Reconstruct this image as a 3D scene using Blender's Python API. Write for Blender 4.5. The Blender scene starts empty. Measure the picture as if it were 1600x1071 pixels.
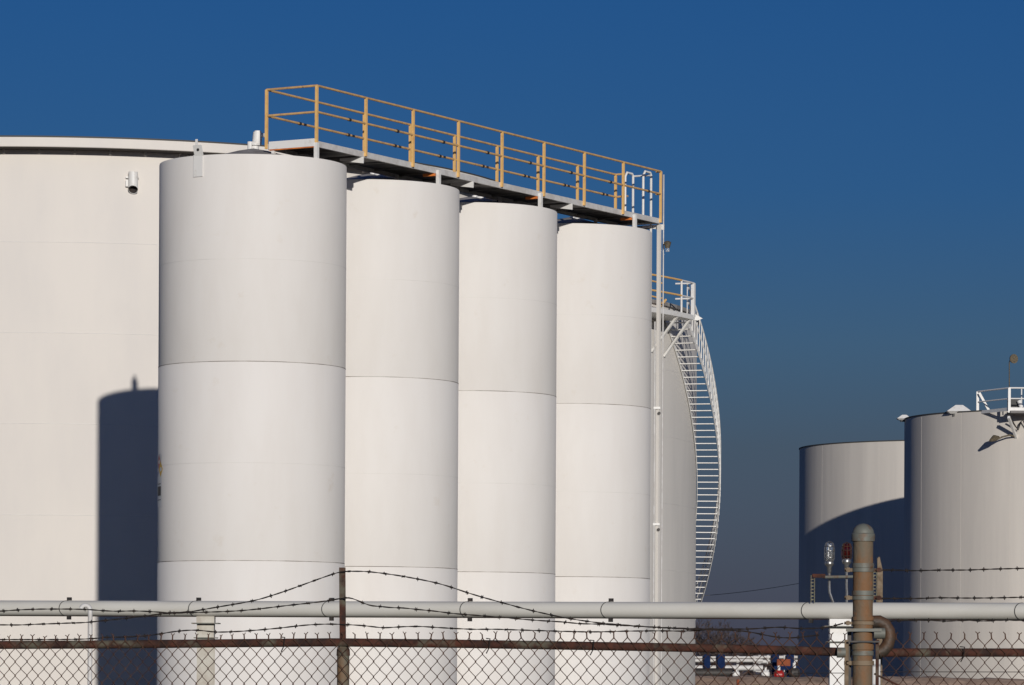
import bpy, math, random
from mathutils import Vector, Matrix
PI = math.pi
R = math.radians
random.seed(7)
S = bpy.context.scene
COL = S.collection

# ---------------------------------------------------------------- camera
FPX, HOR, EYE, ROLL = 6000.0, 1050.0, 1.75, R(0.3)     # focal length in photo pixels, eye level row, eye height
cam = bpy.data.cameras.new('camera'); co = bpy.data.objects.new('camera', cam); COL.objects.link(co)
cam.sensor_width = 36.0; cam.lens = FPX * 36.0 / 1600.0
cam.shift_y = (HOR - 535.5) / 1600.0
cam.clip_start = 0.5; cam.clip_end = 20000
co.matrix_world = Matrix.Translation((0, 0, EYE)) @ Matrix.Rotation(R(90), 4, 'X') @ Matrix.Rotation(ROLL, 4, 'Z')
S.camera = co

# ---------------------------------------------------------------- light
SUN_EL, SUN_AZ = R(11.65), R(10.2)            # low sun behind the camera, a little to its right
SD = Vector((math.sin(SUN_AZ) * math.cos(SUN_EL), -math.cos(SUN_AZ) * math.cos(SUN_EL), math.sin(SUN_EL)))
sl = bpy.data.lights.new('sun', 'SUN'); sl.energy = 3.03; sl.angle = R(0.53); sl.color = (1.0, 0.945, 0.865)
so = bpy.data.objects.new('sun', sl); COL.objects.link(so)
so.rotation_euler = SD.to_track_quat('Z', 'Y').to_euler(); so.location = (20, -30, 40)

w = bpy.data.worlds.new('World'); S.world = w; w.use_nodes = True
nt = w.node_tree; nt.nodes.clear()
sky = nt.nodes.new('ShaderNodeTexSky'); sky.sky_type = 'NISHITA'; sky.sun_disc = False
sky.sun_elevation = SUN_EL
sky.sun_rotation = math.atan2(SD.x, SD.y)
sky.altitude = 0; sky.air_density = 1.0; sky.dust_density = 0.6; sky.ozone_density = 2.0
tc = nt.nodes.new('ShaderNodeTexCoord'); sp = nt.nodes.new('ShaderNodeSeparateXYZ')
rp = nt.nodes.new('ShaderNodeValToRGB'); mx = nt.nodes.new('ShaderNodeMixRGB'); mx.blend_type = 'MULTIPLY'; mx.inputs[0].default_value = 1
SKY_RAMP = [(0.0, (0.104, 0.123, 0.34)), (0.0117, (0.105, 0.123, 0.324)), (0.025, (0.100, 0.121, 0.288)), (0.058, (0.104, 0.133, 0.258)), (0.085, (0.0985, 0.164, 0.323)), (0.124, (0.066, 0.168, 0.386)), (0.173, (0.055, 0.172, 0.405)), (0.6, (0.05, 0.165, 0.42))]
rp.color_ramp.elements[0].position = SKY_RAMP[0][0]; rp.color_ramp.elements[0].color = (.104, .123, .325, 1)
rp.color_ramp.elements[1].position = SKY_RAMP[-1][0]; rp.color_ramp.elements[1].color = (*SKY_RAMP[-1][1], 1)
for p_, c_ in SKY_RAMP[1:-1]:
    e_ = rp.color_ramp.elements.new(p_); e_.color = (c_[0], c_[1], c_[2] * .955, 1)
bg = nt.nodes.new('ShaderNodeBackground'); bg.inputs[1].default_value = 0.107
wo = nt.nodes.new('ShaderNodeOutputWorld')
nt.links.new(tc.outputs['Generated'], sp.inputs[0]); nt.links.new(sp.outputs['Z'], rp.inputs[0])
nt.links.new(sky.outputs[0], mx.inputs[1]); nt.links.new(rp.outputs[0], mx.inputs[2])
nt.links.new(mx.outputs[0], bg.inputs[0]); nt.links.new(bg.outputs[0], wo.inputs[0])
S.view_settings.view_transform = 'Standard'; S.view_settings.look = 'None'
S.view_settings.exposure = 0; S.view_settings.gamma = 1
S.render.engine = 'CYCLES'

# ---------------------------------------------------------------- materials
def mat(name, col, rough=0.6, metal=0.0, col2=None, scale=4.0, stretch=(1, 1, 1), lo=0.4, hi=0.6,
        bump=0.0, bscale=20.0, col3=None, scale3=1.0, lo3=0.55, hi3=0.7, detail=6.0, spec=0.5, bstretch=(1, 1, 1)):
    m = bpy.data.materials.new(name); m.use_nodes = True
    n = m.node_tree.nodes; l = m.node_tree.links; b = n['Principled BSDF']
    b.inputs['Roughness'].default_value = rough; b.inputs['Metallic'].default_value = metal
    b.inputs['Specular IOR Level'].default_value = spec
    b.inputs['Base Color'].default_value = (*col, 1)
    t = n.new('ShaderNodeTexCoord')
    last = None
    def layer(prev, c, sc, st, a, z, det):
        mp = n.new('ShaderNodeMapping'); mp.inputs['Scale'].default_value = st
        l.new(t.outputs['Object'], mp.inputs[0])
        ns = n.new('ShaderNodeTexNoise'); ns.inputs['Scale'].default_value = sc; ns.inputs['Detail'].default_value = det
        ns.inputs['Roughness'].default_value = 0.6
        l.new(mp.outputs[0], ns.inputs[0])
        r = n.new('ShaderNodeMapRange'); r.inputs[1].default_value = a; r.inputs[2].default_value = z
        l.new(ns.outputs[0], r.inputs[0])
        x = n.new('ShaderNodeMixRGB'); l.new(r.outputs[0], x.inputs[0])
        if prev is None: x.inputs[1].default_value = (*col, 1)
        else: l.new(prev, x.inputs[1])
        x.inputs[2].default_value = (*c, 1)
        return x.outputs[0]
    if col2: last = layer(last, col2, scale, stretch, lo, hi, detail)
    if col3: last = layer(last, col3, scale3, (1, 1, 1), lo3, hi3, detail)
    if last: l.new(last, b.inputs['Base Color'])
    if bump:
        mp = n.new('ShaderNodeMapping'); mp.inputs['Scale'].default_value = bstretch
        l.new(t.outputs['Object'], mp.inputs[0])
        ns = n.new('ShaderNodeTexNoise'); ns.inputs['Scale'].default_value = bscale; ns.inputs['Detail'].default_value = 4
        l.new(mp.outputs[0], ns.inputs[0])
        bp = n.new('ShaderNodeBump'); bp.inputs['Distance'].default_value = bump; bp.inputs['Strength'].default_value = 1.0
        l.new(ns.outputs[0], bp.inputs['Height']); l.new(bp.outputs[0], b.inputs['Normal'])
    return m

M = {}
M['tank'] = mat('white_tank_paint', (0.765, 0.74, 0.715), 0.6, col2=(0.735, 0.705, 0.675), scale=1.1, stretch=(2.0, 2.0, .5), lo=.4, hi=.75,
                bump=.008, bscale=.55, col3=(0.69, 0.64, 0.58), scale3=2.4, lo3=.64, hi3=.85, spec=.15)
M['big'] = mat('cream_tank_paint', (0.75, 0.71, 0.665), 0.6, col2=(0.71, 0.675, 0.64), scale=.5, stretch=(1.6, 1.6, .5), lo=.4, hi=.65,
               bump=.01, bscale=.4, spec=.2)
M['far'] = mat('weathered_grey_tank_paint', (0.62, 0.58, 0.53), 0.7, col2=(0.55, 0.515, 0.475), scale=.6, stretch=(2.5, 2.5, .12), lo=.35, hi=.65,
               bump=.02, bscale=.5, bstretch=(1, 1, .2), spec=.25)
M['spiral'] = mat('dull_tank_paint', (0.70, 0.67, 0.63), 0.6, col2=(0.65, 0.625, 0.59), scale=.5, stretch=(2, 2, .3), lo=.4, hi=.65, bump=.01, bscale=.4, spec=.2)
M['roof'] = mat('roof_paint', (0.36, 0.34, 0.32), 0.8, col2=(0.25, 0.235, 0.22), scale=2)
M['seam'] = mat('seam_rust', (0.20, 0.17, 0.15), 0.8, col2=(0.50, 0.47, 0.44), scale=1.3, lo=.42, hi=.6)
M['faint'] = mat('seam_painted', (0.66, 0.635, 0.61), 0.7, col2=(0.735, 0.71, 0.68), scale=1.5)
M['white'] = mat('white_steel', (0.78, 0.77, 0.75), 0.5, col2=(0.62, 0.58, 0.53), scale=6, lo=.55, hi=.75)
M['chan'] = mat('grey_white_channel', (0.66, 0.65, 0.64), 0.55, col2=(0.55, 0.53, 0.51), scale=5)
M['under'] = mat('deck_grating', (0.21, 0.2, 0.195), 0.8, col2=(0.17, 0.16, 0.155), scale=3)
M['yellow'] = mat('yellow_rail_paint', (0.82, 0.51, 0.19), 0.5, col2=(0.70, 0.40, 0.14), scale=8, lo=.5, hi=.7, col3=(.12, .05, .03), scale3=14, lo3=.68, hi3=.74)
M['rail_shaded'] = mat('shade_toned_rail_paint', (0.66, 0.42, 0.18), 0.6, col2=(0.48, 0.30, 0.15), scale=7, lo=.45, hi=.65, col3=(.10, .05, .03), scale3=16, lo3=.66, hi3=.72)  # rail yellow toned down, the bars' shaded underside is put into the colour
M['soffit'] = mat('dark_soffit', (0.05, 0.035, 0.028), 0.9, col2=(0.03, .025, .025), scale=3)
M['rustbox'] = mat('rust_orange', (0.30, 0.075, 0.025), 0.85, col2=(0.18, .045, .02), scale=4)
M['bounce_ground'] = mat('bounce_ground', (0.36, 0.33, 0.29), 0.95, col2=(0.26, 0.235, 0.2), scale=3)  # pale colour for the added bounce sheet behind the berm
M['grassb'] = mat('berm_grass', (0.15, 0.14, 0.07), 0.95, col2=(0.21, 0.16, 0.09), scale=1.5, bump=.1, bscale=6)
M['orange'] = mat('orange_primer', (0.75, 0.22, 0.04), 0.6, col2=(0.5, 0.13, .03), scale=8)
M['rust'] = mat('rusty_rail', (0.026, 0.012, 0.009), 0.9, col2=(0.085, 0.026, 0.014), scale=11, lo=.4, hi=.62, bump=.004, bscale=60,
                col3=(0.10, 0.09, 0.065), scale3=7, lo3=.52, hi3=.66)
M['wire'] = mat('rusty_wire', (0.055, 0.024, 0.015), 0.9, col2=(0.10, 0.048, 0.028), scale=9)
M['barb'] = mat('dark_barbed_wire', (0.009, 0.007, 0.007), 0.95, col2=(0.025, .016, .012), scale=20)
M['post'] = mat('weathered_post', (0.13, 0.125, 0.095), 0.75, metal=.0, col2=(0.19, 0.095, 0.04), scale=5, stretch=(1, 1, .45), lo=.42, hi=.62, bump=.003, bscale=50,
                col3=(.26, .115, .045), scale3=9, lo3=.6, hi3=.72)
M['elbow'] = mat('dark_elbow', (0.045, 0.034, 0.025), 0.6, col2=(0.09, 0.045, 0.022), scale=12, bump=.003, bscale=50)
M['galv'] = mat('galvanised_band', (0.15, 0.155, 0.135), 0.6, metal=.1, col2=(0.14, 0.085, 0.05), scale=15, lo=.5, hi=.68)
M['pipe'] = mat('pipe_paint', (0.62, 0.605, 0.56), 0.5, col2=(0.54, 0.52, 0.47), scale=1.6, stretch=(.3, 1, 1), lo=.45, hi=.7, bump=.003, bscale=2)
M['supp'] = mat('support_paint', (0.53, 0.505, 0.44), 0.6, col2=(0.42, 0.38, 0.32), scale=5)
M['black'] = mat('black_steel', (0.02, 0.02, 0.02), 0.6, col2=(0.05, .04, .035), scale=20)
M['dark'] = mat('dark_line', (0.06, 0.06, 0.058), 0.7)
M['olive'] = mat('olive_strut', (0.13, 0.125, 0.07), 0.6, col2=(0.08, 0.06, .035), scale=12)
M['tan'] = mat('tan_post', (0.22, 0.165, 0.11), 0.8, col2=(0.14, .095, .055), scale=10)
M['lampmetal'] = mat('lamp_metal', (0.42, 0.42, 0.42), 0.35, metal=.8, col2=(0.3, .28, .26), scale=30)
M['redglass'] = mat('red_glass', (0.05, 0.004, 0.003), 0.12, spec=.8)
M['blue'] = mat('blue_paint', (0.010, 0.025, 0.085), 0.9, col2=(0.008, .018, .06), scale=5, spec=.1)
M['red'] = mat('red_paint', (0.32, 0.012, 0.01), 0.4, col2=(.35, .012, .01), scale=5)
M['bark'] = mat('grey_bark', (0.085, 0.062, 0.058), 0.9, col2=(0.06, .045, .045), scale=2)
M['dirt'] = mat('dirt', (0.44, 0.31, 0.23), 0.95, col2=(0.32, 0.22, 0.16), scale=1.2, bump=.12, bscale=1.5, col3=(.16, .12, .08), scale3=.35, lo3=.5, hi3=.7)
M['grass'] = mat('dry_grass', (0.030, 0.042, 0.022), 0.95, col2=(0.045, 0.045, 0.026), scale=1.5, bump=.08, bscale=6)
M['lampbrown'] = mat('lamp_housing', (0.15, 0.115, 0.065), 0.6, col2=(.07, .06, .045), scale=20)
M['nfred'] = mat('placard_red', (0.45, 0.03, 0.02), 0.5)
M['nfyel'] = mat('placard_yellow', (0.75, 0.45, 0.02), 0.5)
M['nfblue'] = mat('placard_blue', (0.03, 0.08, 0.4), 0.5)
g = bpy.data.materials.new('clear_glass'); g.use_nodes = True
gb = g.node_tree.nodes['Principled BSDF']; gb.inputs['Base Color'].default_value = (.9, .93, .95, 1); gb.inputs['Roughness'].default_value = .12
gb.inputs['Transmission Weight'].default_value = .9; M['glass'] = g

for k_, v_ in (('tank', .13), ('big', .15), ('spiral', .08)):
    M[k_].node_tree.nodes['Principled BSDF'].inputs['Diffuse Roughness'].default_value = v_    # chalky old paint
# ---------------------------------------------------------------- helpers
Z = Vector((0, 0, 1))
def W(x, y, D):
    """point of the photo (pixel column, row) at depth D metres"""
    dx, dy = x - 800.0, y - HOR
    xu = dx * math.cos(ROLL) + dy * math.sin(ROLL); yu = -dx * math.sin(ROLL) + dy * math.cos(ROLL)
    return Vector((xu / FPX * D, D, EYE - yu / FPX * D))

class MB:
    def __init__(s): s.v = []; s.f = []; s.sm = []
    def add(s, vs, fs, smooth=False):
        o = len(s.v); s.v += [tuple(p) for p in vs]
        s.f += [tuple(i + o for i in f) for f in fs]; s.sm += [smooth] * len(fs); return s
    def box(s, c, size, rz=0, mx_=None):
        hx, hy, hz = size[0] / 2, size[1] / 2, size[2] / 2
        m = mx_ if mx_ is not None else Matrix.Rotation(rz, 3, 'Z')
        vs = [Vector(c) + m @ Vector((a * hx, b * hy, d * hz)) for a in (-1, 1) for b in (-1, 1) for d in (-1, 1)]
        return s.add(vs, [(0, 1, 3, 2), (4, 6, 7, 5), (0, 4, 5, 1), (2, 3, 7, 6), (0, 2, 6, 4), (1, 5, 7, 3)])
    def bar(s, a, b, wd, th, up=Vector((0, 0, 1))):
        a = Vector(a); b = Vector(b); d = (b - a)
        L = d.length; x = d.normalized(); y = up.cross(x)
        if y.length < 1e-4: y = Vector((0, 1, 0)).cross(x)
        y.normalize(); z = x.cross(y)
        m = Matrix((x, y, z)).transposed()
        return s.box((a + b) / 2, (L, wd, th), mx_=m)
    def tube(s, pts, r, n=8, cap=True, radii=None):
        pts = [Vector(p) for p in pts]; k = len(pts); rings = []
        prev = None
        for i, p in enumerate(pts):
            t = (pts[min(i + 1, k - 1)] - pts[max(i - 1, 0)]).normalized()
            if prev is None:
                a = Vector((0, 0, 1)) if abs(t.z) < .9 else Vector((1, 0, 0))
                u = a.cross(t).normalized()
            else:
                u = (prev - t * prev.dot(t)).normalized()
            prev = u; q = t.cross(u); rr = radii[i] if radii else r
            rings.append([p + (u * math.cos(2 * PI * j / n) + q * math.sin(2 * PI * j / n)) * rr for j in range(n)])
        vs = [p for rg in rings for p in rg]; fs = []
        for i in range(k - 1):
            for j in range(n):
                fs.append((i * n + j, i * n + (j + 1) % n, (i + 1) * n + (j + 1) % n, (i + 1) * n + j))
        s.add(vs, fs, n > 4)
        if cap:
            o = len(s.v) - len(vs)
            s.f += [tuple(o + j for j in range(n))[::-1], tuple(o + (k - 1) * n + j for j in range(n))]; s.sm += [False, False]
        return s
    def lathe(s, prof, c=(0, 0, 0), n=96, a0=0, a1=2 * PI):
        full = abs(a1 - a0 - 2 * PI) < 1e-6; m = n if full else n + 1; k = len(prof)
        vs = [(c[0] + r * math.sin(a0 + (a1 - a0) * j / n), c[1] - r * math.cos(a0 + (a1 - a0) * j / n), c[2] + z) for j in range(m) for r, z in prof]
        fs = []
        for j in range(n):
            j2 = (j + 1) % m
            for i in range(k - 1):
                fs.append((j * k + i, j2 * k + i, j2 * k + i + 1, j * k + i + 1))
        return s.add(vs, fs, True)
    def build(s, name, m, parent=None):
        me = bpy.data.meshes.new(name); me.from_pydata(s.v, [], s.f); me.update()
        for p, q in zip(me.polygons, s.sm): p.use_smooth = q
        me.materials.append(m)
        try: me.set_sharp_from_angle(angle=R(35))
        except Exception: pass
        o = bpy.data.objects.new(name, me); COL.objects.link(o)
        if parent is not None:
            o.parent = parent; o.matrix_parent_inverse = Matrix.Translation(parent.location).inverted() if parent.type == 'EMPTY' and parent.parent is None else Matrix.Identity(4)
        return o

def thing(name, label, cat, loc=(0, 0, 0), group=None):
    o = bpy.data.objects.new(name, None); COL.objects.link(o); o.location = loc
    o.empty_display_size = .3
    o['label'] = label; o['category'] = cat
    if group: o['group'] = group
    return o
def tag(o, label, cat, group=None):
    o['label'] = label; o['category'] = cat
    if group: o['group'] = group
    return o
def struct(o): o['kind'] = 'structure'; return o

# ---------------------------------------------------------------- ground
b = MB()
N = 60
b.add([(-4000, -60, 0), (4000, -60, 0), (4000, 9000, 0), (-4000, 9000, 0)], [(0, 1, 2, 3)])
struct(b.build('ground', M['grass']))
b = MB(); b.add([(3, 153.4, .006), (90, 153.4, .006), (90, 230, .006), (3, 230, .006)], [(0, 1, 2, 3)])
struct(b.build('added_bounce_yard', M['bounce_ground']))  # unseen pale sheet, added to bounce light into the right tanks' shadow
# earth berm behind the spiral-stair tank: grass slope, bare dirt crest
def ridge(name, prof, m, x0, x1, step, dz):
    vs = []; fs = []; k = len(prof); nx = int((x1 - x0) / step)
    for i in range(nx + 1):
        x = x0 + i * step
        for (y, z) in prof:
            h = dz * (math.sin(x * .9) * .4 + math.sin(x * 2.7 + 1) * .3 + random.uniform(-.5, .5)) * (1 if z > .5 else 0)
            vs.append((x, y, max(z + h, 0.0)))
    for i in range(nx):
        for j in range(k - 1):
            fs.append((i * k + j, (i + 1) * k + j, (i + 1) * k + j + 1, i * k + j + 1))
    return struct(MB().add(vs, fs, True).build(name, m))
random.seed(3)
ridge('berm', [(146.4, -.05), (147.2, .75), (147.9, 1.28)], M['grassb'], 3.2, 130, .35, .03)
ridge('berm_dirt', [(147.85, 1.24), (148.5, 1.52), (149.4, 1.62), (150.4, 1.60), (151.5, 1.1), (153.5, -.05)], M['dirt'], 3.2, 130, .35, .07)

# ---------------------------------------------------------------- front silos
ROW = Vector((.497, .868, 0)).normalized()
T1 = Vector((-5.09, 75.2, 0)); STEP = Vector((2.13, 3.69, 0))
TR, TH = 1.83, 11.62
DX = (-.03, 0.0, -.078, -.042)          # the row is not perfectly straight
def SC_(i): return T1 + STEP * i + Vector((DX[i], 0, 0))
def arc_patch(cx, cy, r, a0, a1, z0, z1, n=8):
    vs = []; fs = []
    for i in range(n + 1):
        a = a0 + (a1 - a0) * i / n
        for z in (z0, z1): vs.append((cx + r * math.sin(a), cy - r * math.cos(a), z))
    for i in range(n): fs.append((2 * i, 2 * i + 2, 2 * i + 3, 2 * i + 1))
    return vs, fs
ORD = ['nearest and leftmost white silo under the walkway, with a hazard placard on its left side',
       'second white silo from the left under the walkway, in front of the big tank',
       'third white silo from the left in the row under the walkway',
       'farthest right white silo of the row, beside the spiral stair tank']
for i in range(4):
    c = SC_(i)
    t = thing('silo', ORD[i], 'silo', c, 'white silos in a row under the walkway')
    sh = MB()
    prof = [(TR, 0)]
    for z in (3.85, 7.66):
        prof += [(TR, z - .012), (TR - .006, z), (TR - .001, z + .012)]
    prof += [(TR, TH - .02), (TR - .004, TH), (TR - .03, TH)]
    sh.lathe(prof, c, 128); sh.build('shell', M['tank'], t)
    MB().lathe([(TR - .031, TH - .03), (TR - .032, TH + .005), (1.3, TH + .07), (.7, TH + .18), (.35, TH + .28), (.02, TH + .35)], c, 96).build('roof', M['roof'], t)
    for z in (3.85, 7.66):
        rg = MB(); n = 128
        rg.lathe([(TR - .008, z - .007), (TR + .003, z - .006), (TR + .003, z + .005), (TR - .008, z + .007)], c, n)
        rg.build('weld_seam', M['seam'], t)
    for z in (5.72, 9.62):
        MB().lathe([(TR - .004, z - .006), (TR + .0015, z - .003), (TR + .0015, z + .003), (TR - .004, z + .006)], c, 128).build('painted_seam', M['faint'], t)
    # roof fitting
    fz = TH + (.34 if i == 0 else .31)
    if i == 0:
        n_ = MB(); q = Vector((c.x + .02, c.y + .25, 0))
        n_.tube([q + Vector((0, 0, fz - .1)), q + Vector((0, 0, fz + .12))], .075, 12)
        n_.tube([q + Vector((0, 0, fz + .1)), q + Vector((0, 0, fz + .14))], .12, 12)
        n_.tube([q + Vector((.03, 0, fz + .13)), q + Vector((.05, 0, fz + .36))], .095, 12)
        n_.tube([q + Vector((.05, 0, fz + .34)), q + Vector((.05, 0, fz + .39))], .07, 12)
        n_.tube([q + Vector((.05, 0, fz + .30)), q + Vector((.19, -.05, fz + .30))], .04, 10)
        n_.tube([q + Vector((-.10, -.05, fz - .1)), q + Vector((-.10, -.05, fz + .17))], .05, 10)
        n_.build('relief_valve', M['white'], t)
    else:
        n_ = MB(); q = Vector((c.x + .06, c.y - .1, 0))
        n_.tube([q + Vector((0, 0, fz - .12)), q + Vector((0, 0, fz + .07))], .07, 12)
        n_.tube([q + Vector((0, 0, fz + .07)), q + Vector((0, 0, fz + .11))], .12, 12)
        n_.tube([q + Vector((.13, -.15, fz - .14)), q + Vector((.13, -.15, fz))], .11, 12)
        n_.build('roof_nozzle', M['white'], t)
    if i == 0:
        a = -R(31.0)                 # lifting lug hooked over the rim
        rad = Vector((math.sin(a), -math.cos(a), 0)); tan = Vector((math.cos(a), math.sin(a), 0))
        m3 = Matrix((tan, rad, Vector((0, 0, 1)))).transposed()
        lg = MB(); ctr = c + rad * (TR + .012)
        lg.box(ctr + Vector((0, 0, TH - .20)), (.21, .016, .42), mx_=m3)
        tl = Matrix.Rotation(R(18), 3, tan) @ m3
        lg.box(c + rad * (TR + .045) + Vector((0, 0, TH + .09)) + tan * .02, (.20, .016, .20), mx_=tl)
        lg.box(c + rad * (TR + .025) + Vector((0, 0, TH + .24)) - tan * .03, (.05, .016, .14), mx_=m3)
        lgo = lg.build('lifting_lug', M['white'], t)
        MB().tube([c + rad * (TR + .03) + Vector((0, 0, TH + .10)) + tan * .03, c + rad * (TR + .068) + Vector((0, 0, TH + .105)) + tan * .03], .028, 12).build('lug_hole', M['black'], lgo)
        bl = c + Vector((-.657, .753, 0)) * (TR + .01)        # second lug, on the far side of the rim
        MB().box(bl + Z * (TH + .0), (.20, .03, .44), rz=R(-41)).box(bl + Z * (TH + .24), (.07, .025, .16), rz=R(-41)).build('lifting_lug', M['white'], t)
        # hazard placard on the left flank
        ac = -R(74.5); hw = R(7.2); zc = EYE + (HOR - 739) / FPX * 75.2
        rr = TR + .004
        bd = MB(); vs, fs = arc_patch(c.x, c.y, rr, ac - hw, ac + hw, zc - .72, zc + .30); bd.add(vs, fs)
        pl = bd.build('hazard_placard', M['white'], t)
        def dia(sa, sz, mt, nm):
            h = .15; ha = R(4.6)
            pt = lambda da, dz: (c.x + (rr + .004) * math.sin(ac + da), c.y - (rr + .004) * math.cos(ac + da), zc + dz)
            o = (sa * ha, sz * h)
            MB().add([pt(o[0] - ha, o[1]), pt(o[0], o[1] - h), pt(o[0] + ha, o[1]), pt(o[0], o[1] + h)], [(0, 1, 2, 3)]).build(nm, mt, pl)
        dia(0, 1, M['nfred'], 'red_quadrant'); dia(1, 0, M['nfyel'], 'yellow_quadrant'); dia(-1, 0, M['nfblue'], 'blue_quadrant'); 
        lb = MB()
        for (z0, z1) in ((-.29, -.275), (-.51, -.33), (-.60, -.585)):
            vs, fs = arc_patch(c.x, c.y, rr + .004, ac - R(4), ac + R(5.5), zc + z0, zc + z1); lb.add(vs, fs)
        lb.build('placard_text_block', M['black'], pl)

# ---------------------------------------------------------------- walkway over the silos
A0 = Vector((-3.82, 74.0, 0)); A1 = Vector((3.292, 86.43, 0)); WD = 1.1
u = (A1 - A0).normalized(); pn = Vector((-u.y, u.x, 0)); LEN = (A1 - A0).length
B0 = A0 + pn * WD; B1 = A1 + pn * WD
ZD = EYE + 819.5 / FPX * 74.0         # underside of the deck channels
CH = .115
wk = thing('walkway', 'long elevated steel walkway with yellow handrails crossing the tops of the four silos', 'walkway', A0)
b = MB()
b.bar(A0 + pn * .05 + Z * (ZD + CH / 2), A1 + pn * .05 + Z * (ZD + CH / 2), .05, CH)
b.bar(B0 + Z * (ZD + CH / 2), B1 + Z * (ZD + CH / 2), .05, CH)
b.build('side_channel', M['chan'], wk)
b = MB(); e0 = A0 + pn * .03 - u * .03; e1 = B0 - pn * .03 - u * .03
b.bar(e0 + Z * (ZD + .075), e1 + Z * (ZD + .075), .03, .15)
b.build('end_channel', M['white'], wk); b = MB()
e0 = A1 + pn * .03 + u * .03; e1 = B1 - pn * .03 + u * .03
b.bar(e0 + Z * (ZD + .06), e1 + Z * (ZD + .06), .03, .12)
b.build('end_channel', M['white'], wk)
b = MB(); b.bar(A0 - u * .02 + pn * .04 + Z * (ZD - .012), B0 - u * .02 - pn * .04 + Z * (ZD - .012), .05, .02); b.build('end_lip', M['orange'], wk)
b = MB()
mid = (A0 + B0) / 2; mid2 = (A1 + B1) / 2
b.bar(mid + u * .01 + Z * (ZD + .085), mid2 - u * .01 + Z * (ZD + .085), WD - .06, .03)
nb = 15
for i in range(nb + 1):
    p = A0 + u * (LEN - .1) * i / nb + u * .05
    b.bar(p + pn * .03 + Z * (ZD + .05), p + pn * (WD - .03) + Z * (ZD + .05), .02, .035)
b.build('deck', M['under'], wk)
# stub legs onto the silo rims, cross beams with gussets
SP = LEN / 8
stubs = [W(494, 240, 74.0), None, None, None]
for i in range(4):
    c = SC_(i)
    # point on the near edge line inside the rim
    s0 = (c - A0).dot(u); 
    p = A0 + u * (s0 - 0.29 * TR) if i == 0 else A0 + u * (s0 - .05 * TR)
    if i == 0: p = A0.copy()
    rel = p - c; rel.z = 0
    if rel.length > TR - .05: rel = rel.normalized() * (TR - .05)
    q = c + rel
    lgm = MB(); lgm.box(q + Z * ((TH - .03 + ZD) / 2 + .03), (.075, .075, ZD - TH + .11), rz=math.atan2(u.y, u.x)); lgm.build('stub_leg', M['white'], wk)
    q2 = c + (B0 - A0).normalized() * -.2
    far = q + pn * (WD * .9)
    lgm = MB(); lgm.box(far + Z * ((TH + .05 + ZD) / 2), (.06, .06, ZD - TH), rz=math.atan2(u.y, u.x)); lgm.build('stub_leg', M['white'], wk)
    if i:
        ob = MB(); o0 = q - u * .09; o0.z = 0; ob.bar(o0 + pn * .03 + Z * (ZD - .028), o0 + pn * .30 + Z * (ZD - .028), .05, .055); ob.build('support_angle', M['orange'], wk)
    g_ = c + ROW * 1.35
    g0 = A0 + u * ((g_ - A0).dot(u)); 
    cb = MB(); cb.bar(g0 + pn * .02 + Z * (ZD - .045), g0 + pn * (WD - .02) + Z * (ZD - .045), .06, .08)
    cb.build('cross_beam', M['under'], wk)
    gs = MB(); gx = g0 - pn * .01 - u * .055
    gs.add([gx + Z * (ZD - .002), gx + Z * (ZD - .13), gx + pn * .55 + Z * (ZD - .05), gx + pn * .55 + Z * (ZD - .002),
            gx + u * .012 + Z * (ZD - .002), gx + u * .012 + Z * (ZD - .13), gx + u * .012 + pn * .55 + Z * (ZD - .05), gx + u * .012 + pn * .55 + Z * (ZD - .002)],
           [(0, 1, 2, 3), (7, 6, 5, 4), (0, 4, 5, 1), (1, 5, 6, 2), (2, 6, 7, 3), (3, 7, 4, 0)])
    gs.build('gusset', M['white'], wk)
# handrails
RH = 1.055
ztop = ZD + CH + RH; zmid = ZD + CH + RH * .52
def rail_post(p, name='rail_post', m=None, z1=None):
    q = MB(); z1 = z1 or ztop
    ang = math.atan2(u.y, u.x)
    q.box(p + Z * (ZD + .02 + (z1 - ZD - .02) / 2), (.05, .048, z1 - ZD - .02), rz=ang)
    o = q.build(name, m or M['yellow'], wk)
for k in range(9):
    rail_post(A0 + u * SP * k)
    if k <= 8: rail_post(B0 + u * SP * k + pn * .055)
def rail(a, b_, m=M['rail_shaded'], r=.023, name='handrail'): return MB().tube([a, b_], r, 10).build(name, m, wk)
Ao, Bo = Vector((0, 0, 0)), pn * .055
for z in (ztop, zmid):
    rail(A0 + Ao + Z * z, A1 + Ao + Z * z)
    rail(B0 + Bo + Z * z, B1 + Bo + Z * z)
    rail(A0 + Ao + Z * z, B0 + Bo + Z * z)
    eb = B1 + Bo; rail(eb + Z * z, eb + (A1 - B1).normalized() * .32 + Z * z)
    ea = A1 + Ao; rail(ea + Z * z, ea - (A1 - B1).normalized() * .12 + Z * z, M['yellow'])
# dark clamps on the mid rails (small)
for k in range(8):
    for (o_, b0) in ((Ao, A0), (Bo, B0)):
        p = b0 + o_ + u * SP * (k + .66) + Z * zmid
        MB().tube([p - u * .035, p + u * .035], .034, 8).build('rail_sleeve', M['black'], wk)
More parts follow.
